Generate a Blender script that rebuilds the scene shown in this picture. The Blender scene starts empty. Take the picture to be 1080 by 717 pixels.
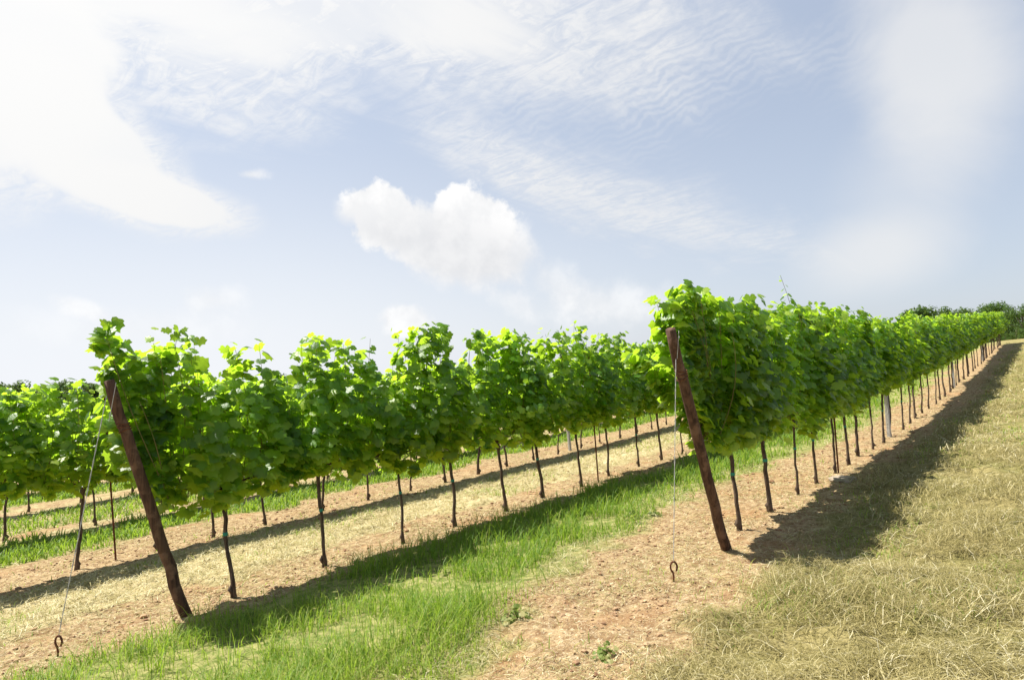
import bpy, bmesh, math, random
import numpy as np
from math import radians as R, sin, cos, tan, pi, atan2, asin, sqrt
from mathutils import Vector, Matrix

S = bpy.context.scene
COL = S.collection
rng = np.random.default_rng(11)
random.seed(11)

# ------------------------------------------------------------------ camera
EYE = 1.5                                   # eye height above datum
TH, PITCH, ROLL = R(39), R(2), R(3)
F_PX = 720.0                                # focal length in photo pixels (24 mm)
fwd = np.array([cos(TH)*cos(PITCH), sin(TH)*cos(PITCH), sin(PITCH)])
rgt = np.array([sin(TH), -cos(TH), 0.0])
upv = np.cross(rgt, fwd)
rgt, upv = rgt*cos(ROLL)-upv*sin(ROLL), upv*cos(ROLL)+rgt*sin(ROLL)
cd = bpy.data.cameras.new('camera')
cam = bpy.data.objects.new('camera', cd)
COL.objects.link(cam)
cd.sensor_width = 36; cd.lens = 24; cd.clip_start = 0.05; cd.clip_end = 6000
m = Matrix.Identity(4)
for i in range(3):
    m[i][0], m[i][1], m[i][2] = rgt[i], upv[i], -fwd[i]
m[2][3] = EYE
cam.matrix_world = m
S.camera = cam

def ray(px, py):
    return fwd + rgt*(px-540)/F_PX - upv*(py-358.5)/F_PX

# ------------------------------------------------------------------ sun, exposure
SUN = Vector((-0.19, 0.53, 1.0)).normalized()         # direction towards the sun
SUN_EL = asin(SUN.z)
sd = bpy.data.lights.new('sun', 'SUN')
sd.energy = 5.0; sd.angle = R(0.5); sd.color = (1.0, 0.955, 0.88)
so = bpy.data.objects.new('sun', sd); COL.objects.link(so)
so.rotation_euler = SUN.to_track_quat('Z', 'Y').to_euler()
so.location = (0, 0, 30)
S.view_settings.view_transform = 'Standard'
S.view_settings.look = 'None'
S.view_settings.exposure = 0.95
S.view_settings.gamma = 1.0

# ------------------------------------------------------------------ node helper
class NT:
    def __init__(s, tree): s.t = tree; s.n = tree.nodes; s.l = tree.links
    def new(s, typ, **kw):
        n = s.n.new(typ)
        for k, v in kw.items(): setattr(n, k, v)
        return n
    def put(s, sock, v):
        if isinstance(v, bpy.types.NodeSocket): s.l.new(v, sock)
        elif v is not None: sock.default_value = v
    def math(s, op, a, b=None, c=None, clamp=False):
        n = s.new('ShaderNodeMath', operation=op); n.use_clamp = clamp
        s.put(n.inputs[0], a); s.put(n.inputs[1], b); s.put(n.inputs[2], c)
        return n.outputs[0]
    def dot(s, a, b):
        n = s.new('ShaderNodeVectorMath', operation='DOT_PRODUCT')
        s.put(n.inputs[0], a); s.put(n.inputs[1], b); return n.outputs['Value']
    def vmul(s, a, b):
        n = s.new('ShaderNodeVectorMath', operation='MULTIPLY')
        s.put(n.inputs[0], a); s.put(n.inputs[1], b); return n.outputs[0]
    def comb(s, x, y, z=0.0):
        n = s.new('ShaderNodeCombineXYZ')
        s.put(n.inputs[0], x); s.put(n.inputs[1], y); s.put(n.inputs[2], z); return n.outputs[0]
    def noise(s, vec, scale, detail=4, rough=.55, dist=0.0, color=False):
        n = s.new('ShaderNodeTexNoise')
        s.put(n.inputs['Vector'], vec); n.inputs['Scale'].default_value = scale
        n.inputs['Detail'].default_value = detail; n.inputs['Roughness'].default_value = rough
        n.inputs['Distortion'].default_value = dist
        return n.outputs['Color' if color else 'Fac']
    def mix(s, f, a, b, mode='MIX'):
        n = s.new('ShaderNodeMix', data_type='RGBA', blend_type=mode)
        s.put(n.inputs[0], f); s.put(n.inputs[6], a); s.put(n.inputs[7], b); return n.outputs[2]
    def mapr(s, v, a, b, c=0.0, d=1.0, smooth=True):
        n = s.new('ShaderNodeMapRange', interpolation_type='SMOOTHSTEP' if smooth else 'LINEAR')
        s.put(n.inputs[0], v); n.inputs[1].default_value = a; n.inputs[2].default_value = b
        n.inputs[3].default_value = c; n.inputs[4].default_value = d; return n.outputs[0]
    def attr(s, name):
        return s.new('ShaderNodeAttribute', attribute_name=name)
    def bump(s, h, strength=.5, dist=.02):
        n = s.new('ShaderNodeBump'); n.inputs['Strength'].default_value = strength
        n.inputs['Distance'].default_value = dist; s.put(n.inputs['Height'], h); return n.outputs[0]

def c4(r, g, b): return (r, g, b, 1.0)

# ------------------------------------------------------------------ world: sky and clouds
W = bpy.data.worlds.new('World'); S.world = W; W.use_nodes = True
wt = NT(W.node_tree); W.node_tree.nodes.clear()
sky = wt.new('ShaderNodeTexSky', sky_type='NISHITA')
sky.sun_disc = False
sky.sun_elevation = SUN_EL
sky.sun_rotation = atan2(SUN.x, SUN.y)
sky.altitude = 200; sky.air_density = 1.0; sky.dust_density = 1.2; sky.ozone_density = 1.0
tc = wt.new('ShaderNodeTexCoord').outputs['Generated']
sep = wt.new('ShaderNodeSeparateXYZ'); wt.put(sep.inputs[0], tc)
az = wt.math('ARCTAN2', sep.outputs[1], sep.outputs[0])
el = wt.math('ARCSINE', sep.outputs[2])
AE = wt.comb(az, el, 1.0)
n_fine = wt.noise(tc, 9.0, 7, .6)
n_mid = wt.noise(tc, 4.0, 6, .6, .4)
plane = wt.vmul(tc, wt.comb(wt.math('DIVIDE', 1.0, wt.math('ADD', wt.math('MAXIMUM', sep.outputs[2], 0.0), .12)),
                            wt.math('DIVIDE', 1.0, wt.math('ADD', wt.math('MAXIMUM', sep.outputs[2], 0.0), .12)), 0.0))
n_cir = wt.noise(wt.vmul(plane, (1.0, 2.2, 1.0)), 1.6, 8, .62, .6)

def azel(px, py):
    v = ray(px, py); v = v/np.linalg.norm(v)
    return np.array([atan2(v[1], v[0]), asin(v[2])])
def ellipse(px, py, rx, ry, tilt=0.0, soft=.3, alpha=1.0, namp=.6, noise=None):
    c = azel(px, py)
    J = np.stack([(azel(px+4, py)-azel(px-4, py))/8, (azel(px, py+4)-azel(px, py-4))/8], 1)
    Ji = np.linalg.inv(J)                                   # az/el -> pixel offsets
    t = R(tilt)
    Q = np.array([[cos(t)/rx, sin(t)/rx], [-sin(t)/ry, cos(t)/ry]]) @ Ji
    q = wt.dot(AE, (Q[0, 0], Q[0, 1], -(Q[0] @ c)))
    r = wt.dot(AE, (Q[1, 0], Q[1, 1], -(Q[1] @ c)))
    d = wt.math('SQRT', wt.math('ADD', wt.math('MULTIPLY', q, q), wt.math('MULTIPLY', r, r)))
    nz = n_fine if noise is None else noise
    d = wt.math('ADD', d, wt.math('MULTIPLY', wt.math('SUBTRACT', nz, .5), namp*2))
    return wt.mapr(d, 1-soft, 1+soft, alpha, 0.0)
def union(ms):
    out = ms[0]
    for k in ms[1:]:
        out = wt.math('SUBTRACT', 1.0, wt.math('MULTIPLY', wt.math('SUBTRACT', 1.0, out), wt.math('SUBTRACT', 1.0, k)))
    return out
# thin high cloud
high = union([
    ellipse(-10, 70, 180, 145, 20, .3, .97, .55, n_mid),
    ellipse(90, 150, 155, 62, 36, .28, .97, .5, n_mid),
    ellipse(165, 210, 112, 32, 14, .28, .97, .4, n_mid),
    ellipse(330, 5, 330, 90, 3, .6, .92, .7, n_cir),
    ellipse(220, 60, 130, 62, 24, .6, .75, .9, n_cir),
    ellipse(590, 40, 170, 62, 6, .6, .72, 1.0, n_cir),
    ellipse(640, 208, 150, 32, 17, .7, .72, 1.1, n_cir),
    ellipse(530, 165, 90, 30, 22, .8, .5, 1.1, n_cir),
    ellipse(470, 100, 60, 30, 45, .8, .4, .8, n_cir),
])
soft = union([
    ellipse(985, 60, 90, 110, -8, .5, .70, .7, n_mid),
    ellipse(960, 190, 55, 90, 22, .9, .32, .5, n_mid),
    ellipse(922, 268, 66, 32, -14, .8, .60, .6, n_mid),
])
# rippled altocumulus
rip_dir = azel(700, 45)-azel(700, 95)
wv = wt.new('ShaderNodeTexWave', wave_type='BANDS', bands_direction='X', wave_profile='SIN')
c0 = azel(690, 75); J = np.stack([(azel(694, 75)-azel(686, 75))/8, (azel(690, 79)-azel(690, 71))/8], 1); Ji = np.linalg.inv(J)
ang = R(62)
q = np.array([cos(ang), sin(ang)]) @ Ji; q2 = np.array([-sin(ang), cos(ang)]) @ Ji
wt.put(wv.inputs['Vector'], wt.comb(wt.dot(AE, (q[0], q[1], -(q @ c0))), wt.dot(AE, (q2[0], q2[1], -(q2 @ c0))), 0.0))
wv.inputs['Scale'].default_value = .034; wv.inputs['Distortion'].default_value = 13.0
wv.inputs['Detail'].default_value = 3.0; wv.inputs['Detail Scale'].default_value = .8
rip_area = union([ellipse(690, 60, 95, 52, 10, .8, .40, .9, n_cir), ellipse(600, 120, 100, 45, 20, .8, .18, .9, n_cir),
                  ellipse(890, 65, 40, 45, 0, .8, .18, .4, n_mid)])
ripple = wt.math('MULTIPLY', wt.math('MULTIPLY', rip_area, wt.mapr(n_fine, .38, .6, .35, 1.0)), wt.mapr(wv.outputs['Fac'], .1, .95, .2, 1.0))
fib = wt.noise(wt.vmul(plane, (2.6, 1.0, 1.0)), 5.5, 8, .68, 1.2)
fib2 = wt.noise(wt.vmul(plane, (1.0, 1.5, 1.0)), 16.0, 6, .65, .8)
tex = wt.math('MULTIPLY', wt.mapr(fib, .34, .62, .40, 1.0), wt.mapr(fib2, .32, .60, .75, 1.0))
tex = wt.math('MAXIMUM', tex, wt.mapr(high, .75, 1.0, 0, 1))
high = wt.math('MULTIPLY', high, tex)
high = union([high, ripple, soft])
# small cumulus, crisp rims
n_puff = wt.noise(tc, 17.0, 7, .6)
def puff(px, py, rx, ry, tilt=0.0, soft=.13, alpha=1.0, namp=.8): return ellipse(px, py, rx, ry, tilt, soft, alpha, namp, n_puff)
cum = union([
    puff(402, 228, 42, 34, 12, .11, .98), puff(450, 250, 62, 34, 22, .2, .97), puff(498, 244, 46, 44, 0, .11, .98), puff(530, 264, 38, 32, 20, .35, .88),
    puff(487, 276, 52, 26, 5, .4, .9), puff(372, 224, 18, 14, 0, .5, .8),
    puff(265, 184, 15, 5, 0, .7, .7, 1.8), puff(88, 326, 24, 7, 18, .8, .6, 1.8), puff(222, 317, 26, 12, 0, .9, .5, 1.8),
    puff(428, 337, 27, 15, 0, .35, .8, 1.0), puff(592, 302, 32, 16, 30, .8, .5, 1.4), puff(640, 322, 62, 20, 4, .8, .6, 1.4), puff(545, 322, 20, 9, 30, .9, .45, 1.8),
    puff(150, 345, 120, 16, 0, .8, .3),
])
gray = union([ellipse(492, 272, 72, 34, 14, .8, .9, .6, n_puff), ellipse(420, 250, 40, 16, 14, .8, .6, .6, n_puff)])
haze_l = wt.math('POWER', wt.mapr(wt.dot(tc, tuple(SUN)), .25, 1.0, 0, 1, False), 1.4)
skyc = wt.mix(wt.math('ADD', wt.mapr(el, .5, 1.05, .52, .12), wt.math('MULTIPLY', haze_l, wt.mapr(el, .5, 1.05, .46, .2))), sky.outputs[0], c4(7.4, 8.35, 10.1))
low = wt.math('MULTIPLY', wt.mapr(el, -.02, .42, .92, 0), wt.mapr(az, .05, 1.15, .22, 1.0))
skyc = wt.mix(low, skyc, c4(9.6, 9.85, 10.3))
bright = wt.math('ADD', 9.2, wt.math('MULTIPLY', haze_l, 2.0))
hc = wt.vmul(wt.comb(bright, bright, bright), (1.0, .998, .992))
skyc = wt.mix(high, skyc, hc)
lump = wt.mapr(n_puff, .36, .62)
cumc = wt.mix(gray, wt.mix(lump, c4(10.8, 10.75, 10.7), c4(9.4, 9.45, 9.55)), wt.mix(lump, c4(9.0, 9.05, 9.2), c4(8.0, 8.1, 8.35)))
skyc = wt.mix(cum, skyc, cumc)
bg = wt.new('ShaderNodeBackground'); wt.put(bg.inputs[0], skyc); bg.inputs[1].default_value = 0.05
wo = wt.new('ShaderNodeOutputWorld'); wt.l.new(bg.outputs[0], wo.inputs[0])

# ------------------------------------------------------------------ object helpers
def tag(o, label=None, cat=None, group=None, kind=None):
    if label: o['label'] = label
    if cat: o['category'] = cat
    if group: o['group'] = group
    if kind: o['kind'] = kind
    return o
def empty(name, loc=(0, 0, 0), rz=0.0):
    o = bpy.data.objects.new(name, None); COL.objects.link(o)
    o.empty_display_size = .1; o.location = loc; o.rotation_euler = (0, 0, rz); return o
def link(name, mesh, parent=None, loc=None):
    o = bpy.data.objects.new(name, mesh); COL.objects.link(o)
    if parent: o.parent = parent
    if loc is not None: o.location = loc
    return o
def mesh_np(name, V, Fc, mats, attrs=None, mat_idx=None, smooth=False):
    """V (n,3); Fc list of face arrays (each (m,k))."""
    me = bpy.data.meshes.new(name)
    Fs = Fc if isinstance(Fc, list) else [Fc]
    me.vertices.add(len(V)); me.vertices.foreach_set('co', np.asarray(V, np.float32).ravel())
    loops = np.concatenate([f.ravel() for f in Fs]).astype(np.int32)
    tot = np.concatenate([np.full(len(f), f.shape[1]) for f in Fs]).astype(np.int32)
    me.loops.add(len(loops)); me.loops.foreach_set('vertex_index', loops)
    me.polygons.add(len(tot))
    st = np.zeros(len(tot), np.int32); st[1:] = np.cumsum(tot)[:-1]
    me.polygons.foreach_set('loop_start', st); me.polygons.foreach_set('loop_total', tot)
    for mt in (mats if isinstance(mats, (list, tuple)) else [mats]): me.materials.append(mt)
    if mat_idx is not None: me.polygons.foreach_set('material_index', np.asarray(mat_idx, np.int32))
    me.update(calc_edges=True)
    for k, a in (attrs or {}).items():
        a = np.asarray(a, np.float32)
        if a.ndim == 1:
            at = me.attributes.new(k, 'FLOAT', 'POINT'); at.data.foreach_set('value', a)
        else:
            at = me.attributes.new(k, 'FLOAT_VECTOR', 'POINT'); at.data.foreach_set('vector', a.ravel())
    me.polygons.foreach_set('use_smooth', np.full(len(tot), smooth, bool))
    me.validate()
    return me
def tube_np(pts, rad, n=8, cap=True, twist=0.0, bump=0.0, seed=0):
    """a tube of n sides along pts with the given radii; returns V, F list"""
    P = np.asarray(pts, float); rad = np.broadcast_to(np.asarray(rad, float), (len(P),))
    r_ = np.random.default_rng(seed)
    V = []
    ref = np.array([0, 1.0, 0])
    for i in range(len(P)):
        t = P[min(i+1, len(P)-1)]-P[max(i-1, 0)]; t /= np.linalg.norm(t)+1e-9
        rf = ref if abs(t @ ref) < .9 else np.array([1.0, 0, 0])
        a = np.cross(t, rf); a /= np.linalg.norm(a); b = np.cross(t, a)
        for k in range(n):
            an = 2*pi*k/n+twist*i
            rr = rad[i]*(1+bump*r_.uniform(-1, 1))
            V.append(P[i]+rr*(cos(an)*a+sin(an)*b))
    V = np.array(V)
    q = []
    for i in range(len(P)-1):
        for k in range(n):
            k2 = (k+1) % n
            q.append((i*n+k, i*n+k2, (i+1)*n+k2, (i+1)*n+k))
    Fl = [np.array(q)]
    if cap:
        nv = len(V)
        V = np.vstack([V, P[0], P[-1]])
        t1 = [(k, nv, (k+1) % n) for k in range(n)]
        o = (len(P)-1)*n
        t2 = [(o+(k+1) % n, nv+1, o+k) for k in range(n)]
        Fl.append(np.array(t1+t2))
    return V, Fl
def join_np(parts):
    V = []; d = {}; off = 0
    for v, fl in parts:
        V.append(v)
        for f in fl: d.setdefault(f.shape[1], []).append(f+off)
        off += len(v)
    return np.vstack(V), [np.vstack(x) for x in d.values()]

# value noise
_tab = np.random.default_rng(5).random((256, 256))
def vnoise(x, y):
    xi = np.floor(x).astype(int); yi = np.floor(y).astype(int)
    fx = x-xi; fy = y-yi; fx = fx*fx*(3-2*fx); fy = fy*fy*(3-2*fy)
    a = _tab[xi % 256, yi % 256]; b = _tab[(xi+1) % 256, yi % 256]
    c = _tab[xi % 256, (yi+1) % 256]; d = _tab[(xi+1) % 256, (yi+1) % 256]
    return (a*(1-fx)+b*fx)*(1-fy)+(c*(1-fx)+d*fx)*fy
def fbm(x, y, o=4):
    s = 0; a = .5; t = 0
    for i in range(o):
        s = s+a*vnoise(x*2**i+17.3*i, y*2**i+9.1*i); t += a; a *= .5
    return s/t

# ------------------------------------------------------------------ terrain
_yb = np.array([-1600, -300, -40, -6, 0, 2.3, 5.2, 8.1, 11, 20, 60, 300, 1600.])
_zb = np.array([-20, -6, -1.2, -1.32, -1.42, -1.56, -1.71, -1.9, -2.0, -2.25, -4, -15, -60.])
def tz(x, y):
    x = np.asarray(x, float); y = np.asarray(y, float)
    l = .056*np.logaddexp(0, (x-15)/3)*3
    l = np.where(l < 1.2, l, 1.2+.25*np.tanh((l-1.2)/.25*.6))
    l = l*np.clip(1.15-y*.05, .35, 1)-np.clip(x-70, 0, None)*.035-np.clip(-x-10, 0, None)*.03
    return np.interp(y, _yb, _zb)+l+EYE
ROWY = [2.3+2.9*i for i in range(7)]
def ss(x, a, b):
    t = np.clip((x-a)/(b-a), 0, 1); return t*t*(3-2*t)
def zones(x, y):
    """green, dry, dirt weights (0..1)"""
    x = np.asarray(x, float); y = np.asarray(y, float)
    n = fbm(x*.9, y*.9, 3)-.5; n2 = fbm(x*3+40, y*3+9, 3)-.5
    yj = y+n*(.7+1.1*ss(y, 8, 10))+n2*(.5+.7*ss(y, 8, 10))
    yr = np.interp(x, [1.0, 2.5, 3.5, 5, 8.8, 12], [2.3, 2.45, 2.8, 3.15, 3.35, 3.0])
    green = ss(yj, yr-.12, yr+.18)*(1-ss(y+n2*.22+n*.15, 4.72, 4.92))*ss(x+n, .9, 1.7)
    g2 = ss(yj, 9.1, 9.35)*(1-ss(yj, 10.4, 10.7)); g2 = np.maximum(g2, .6*ss(yj, 11.5, 11.9)*(1-ss(yj, 13.0, 13.4)))
    g3 = ss(yj, 14.8, 15.1)*(1-ss(yj, 16.2, 16.5))
    g4 = ss(yj, 20.6, 21.2)
    green = np.maximum.reduce([green, g2, g3, g4])
    dry = np.maximum.reduce([1-ss(yj, 1.5, 1.85), ss(yj, 5.75, 6.1)*(1-ss(yj, 7.35, 7.75))*.9, ss(yj, 11.7, 12.1)*(1-ss(yj, 13.2, 13.5))])
    head = (1-ss(yj, 2.0, 2.3))*(1-ss(x+n*2, 2.0, 3.2))
    dry = np.maximum(dry, ss(x, 36.5, 39)*.97)
    dry = np.maximum(dry, .55*ss(y, 8.8, 10)*ss(n2, -.12, .12))
    dry = dry*(1-green)
    return green, dry, np.clip(1-green-dry, 0, 1)
def axis(spans):
    out = []
    for a, b, st in spans: out.append(np.arange(a, b, st))
    return np.unique(np.round(np.concatenate(out), 4))
gx = axis([(-1600, -100, 150), (-100, -12, 8), (-12, 0, .8), (0, 2, .08), (2, 10, .04), (10, 20, .1), (20, 46, .3), (46, 120, 4), (120, 1700, 100)])
gy = axis([(-1600, -100, 150), (-100, -8, 8), (-8, -1.5, .5), (-1.5, 0, .1), (0, 6, .04), (6, 13, .06), (13, 24, .2), (24, 80, 4), (80, 1700, 100)])
GX, GY = np.meshgrid(gx, gy, indexing='ij')
zg, zd, zi = zones(GX, GY)
near = np.clip(1-np.hypot(GX, GY)/60, 0, 1)
def gz(x, y):
    x = np.asarray(x, float); y = np.asarray(y, float)
    g_, d_, i_ = zones(x, y); nr = np.clip(1-np.hypot(x, y)/60, 0, 1)
    return tz(x, y)+nr*((fbm(x*1.3, y*1.3, 3)-.5)*.05+i_*(fbm(x*9, y*9, 3)-.5)*.05+d_*(fbm(x*4.2+3, y*4.2, 3)-.5)*.13)
GZ = gz(GX, GY)
nx_, ny_ = GX.shape
idx = np.arange(nx_*ny_).reshape(nx_, ny_)
quads = np.stack([idx[:-1, :-1], idx[1:, :-1], idx[1:, 1:], idx[:-1, 1:]], -1).reshape(-1, 4)

def new_mat(name):
    mt = bpy.data.materials.new(name); mt.use_nodes = True
    t = NT(mt.node_tree); b = mt.node_tree.nodes['Principled BSDF']
    return mt, t, b, mt.node_tree.nodes['Material Output']
gm, t, b, out = new_mat('ground')
pos = t.new('ShaderNodeNewGeometry').outputs['Position']
ag, ad = t.attr('green').outputs['Fac'], t.attr('dry').outputs['Fac']
n1 = t.noise(pos, 14, 6, .65); n2 = t.noise(pos, 60, 4, .6); n3 = t.noise(pos, 1.3, 4, .6)
n4 = t.noise(t.vmul(pos, (1.0, 1.0, 1.0)), 34, 5, .7, 1.5)
dirt = t.mix(t.mapr(n1, .35, .68), c4(.215, .130, .060), c4(.45, .33, .175))
dirt = t.mix(t.mapr(n4, .52, .66), dirt, c4(.62, .52, .34))
dirt = t.mix(t.mapr(n3, .5, .68, 0, .45), dirt, c4(.36, .19, .085))
dirt = t.mix(t.mapr(n2, .34, .46, .75, 0), dirt, c4(.16, .085, .045))
dry = t.mix(t.mapr(n1, .3, .7), c4(.17, .145, .05), c4(.36, .30, .13))  # kept dark: shade between the hay strands is put into this colour
dry = t.mix(t.math('MULTIPLY', t.mapr(n3, .45, .7), .5), dry, c4(.17, .19, .045))
grn = t.mix(t.mapr(n1, .35, .65), c4(.13, .17, .035), c4(.36, .33, .13))
gc = t.mix(ad, dirt, dry); gc = t.mix(ag, gc, grn)
gc = t.mix(t.attr('alley').outputs['Fac'], gc, t.mix(t.mapr(n1, .3, .7), c4(.36, .28, .13), c4(.60, .51, .30)))
t.put(b.inputs['Base Color'], gc); b.inputs['Roughness'].default_value = .95
b.inputs['Specular IOR Level'].default_value = .15
t.put(b.inputs['Normal'], t.bump(t.math('ADD', n4, t.math('MULTIPLY', n2, .5)), .7, .03))
gme = mesh_np('ground', np.stack([GX, GY, GZ], -1).reshape(-1, 3), quads, gm,
              {'green': zg.ravel(), 'dry': zd.ravel(), 'alley': (ss(GY, 4.5, 5.2)*zd).ravel()}, smooth=True)
ground = link('ground', gme); tag(ground, kind='structure')
ground['label'] = 'sloping vineyard ground with bare soil strips and grass alleys'

# ------------------------------------------------------------------ plant materials
def leaf_mat(name, dark, light, young, trans, rough=.42, tfac=.42, spec=.35):
    mt, t, b, out = new_mat(name)
    tint = t.attr('tint').outputs['Fac']
    oi = t.new('ShaderNodeObjectInfo').outputs['Random']
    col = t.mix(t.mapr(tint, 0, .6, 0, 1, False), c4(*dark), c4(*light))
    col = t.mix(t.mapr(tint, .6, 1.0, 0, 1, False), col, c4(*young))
    hs = t.new('ShaderNodeHueSaturation')
    t.put(hs.inputs['Hue'], t.mapr(oi, 0, 1, .488, .508, False)); t.put(hs.inputs['Value'], t.mapr(oi, 0, 1, .88, 1.12, False))
    t.put(hs.inputs['Color'], col)
    pos = t.new('ShaderNodeNewGeometry').outputs['Position']
    nz = t.noise(pos, 45, 3, .6)
    c2 = t.mix(t.mapr(nz, .35, .7, 0, .35), hs.outputs[0], t.mix(.5, hs.outputs[0], c4(*light)))
    t.put(b.inputs['Base Color'], c2); b.inputs['Roughness'].default_value = rough
    b.inputs['Specular IOR Level'].default_value = spec
    t.put(b.inputs['Normal'], t.bump(nz, .25, .02))
    tr = t.new('ShaderNodeBsdfTranslucent')
    t.put(tr.inputs[0], t.mix(t.mapr(tint, 0, 1, 0, 1, False), c4(*trans), c4(*[min(1, v*1.35) for v in trans])))
    mx = t.new('ShaderNodeMixShader'); mx.inputs[0].default_value = tfac
    t.l.new(b.outputs[0], mx.inputs[1]); t.l.new(tr.outputs[0], mx.inputs[2]); t.l.new(mx.outputs[0], out.inputs[0])
    return mt
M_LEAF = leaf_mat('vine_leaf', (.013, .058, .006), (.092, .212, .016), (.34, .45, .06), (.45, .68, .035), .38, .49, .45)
M_GRASS = leaf_mat('green_grass', (.06, .15, .014), (.13, .25, .025), (.36, .37, .09), (.33, .48, .04), .5, .4, .25)
M_HAY = leaf_mat('hay', (.13, .115, .032), (.40, .345, .145), (.70, .65, .43), (.42, .38, .15), .6, .25, .2)
M_TREE = leaf_mat('tree_leaf', (.026, .060, .014), (.06, .115, .024), (.16, .21, .04), (.16, .25, .035), .55, .28, .2)
M_WEED = leaf_mat('weed_leaf', (.09, .14, .025), (.19, .24, .05), (.42, .38, .16), (.25, .40, .06), .5, .35, .25)
def bark_mat(name, a, bcol, scale=40, stretch=.12, rough=.9, spots=None):
    mt, t, b, out = new_mat(name)
    tc = t.new('ShaderNodeTexCoord').outputs['Object']
    v = t.vmul(tc, (1, 1, stretch))
    n1 = t.noise(v, scale, 6, .65, .6); n2 = t.noise(tc, scale*.25, 4, .6)
    col = t.mix(t.mapr(n1, .32, .68), c4(*a), c4(*bcol))
    if spots: col = t.mix(t.mapr(n2, .52, .66), col, c4(*spots))
    t.put(b.inputs['Base Color'], col); b.inputs['Roughness'].default_value = rough
    b.inputs['Specular IOR Level'].default_value = .2
    t.put(b.inputs['Normal'], t.bump(n1, .8, .01))
    return mt
M_TRUNK = bark_mat('vine_bark', (.05, .033, .022), (.17, .12, .085), 60, .15, .95, (.11, .09, .07))
M_SHOOT = bark_mat('green_shoot', (.14, .15, .04), (.24, .17, .07), 30)
M_POST = bark_mat('brown_post', (.042, .023, .015), (.135, .074, .046), 34, .05, .8, (.17, .10, .065))
M_WHITE = bark_mat('grey_concrete', (.42, .41, .39), (.62, .61, .59), 30, .6, .9)
M_RUST = bark_mat('rusty_iron', (.07, .025, .015), (.20, .075, .035), 60, 1, .8)
M_WIRE = bark_mat('galvanised_wire', (.42, .42, .40), (.62, .61, .58), 60, 1, .45)
M_TIE = bark_mat('green_tie', (.03, .22, .15), (.06, .32, .22), 30, 1, .5)
M_STONE = bark_mat('grey_stone', (.25, .20, .145), (.36, .30, .225), 14, 1, .9)
M_TBARK = bark_mat('tree_bark', (.05, .04, .03), (.12, .095, .07), 10, .2)

# ------------------------------------------------------------------ grape leaf
_h = [(.08, -.22), (.32, -.42), (.60, -.32), (.68, -.06), (.95, .12), (.80, .36), (.66, .46), (.64, .76), (.36, .76), (.18, .90)]
_o = [(0.0, .0)] + _h + [(0.0, 1.06)] + [(-x, y) for x, y in _h[::-1]]
LEAF2 = np.array([(0, .22)]+_o)                              # centre + outline
LEAFZ = -.30*np.abs(LEAF2[:, 0])**1.3-.22*(LEAF2[:, 1]-.2)**2
NO = len(_o)
LEAFF = np.array([(0, 1+k, 1+(k+1) % NO) for k in range(NO)])
def leaves_np(P, N, D, size, tint, r_):
    """leaves at P with normals N and tip directions D"""
    n = len(P)
    N = N/np.linalg.norm(N, axis=1, keepdims=True)
    D = D-(D*N).sum(1, keepdims=True)*N; D /= np.linalg.norm(D, axis=1, keepdims=True)+1e-9
    X = np.cross(D, N)
    L = np.repeat(LEAF2[None], n, 0).copy()
    L *= r_.uniform(.9, 1.1, (n, len(LEAF2), 1))
    zc = LEAFZ[None]*r_.uniform(.3, 2.0, (n, 1))+L[:, :, 0]*r_.normal(0, .18, (n, 1))
    V = P[:, None]+size[:, None, None]*(L[:, :, 0:1]*X[:, None]+L[:, :, 1:2]*D[:, None]+zc[:, :, None]*N[:, None])
    Fa = (LEAFF[None]+(np.arange(n)*len(LEAF2))[:, None, None]).reshape(-1, 3)
    return V.reshape(-1, 3), Fa, np.repeat(tint, len(LEAF2))

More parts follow.
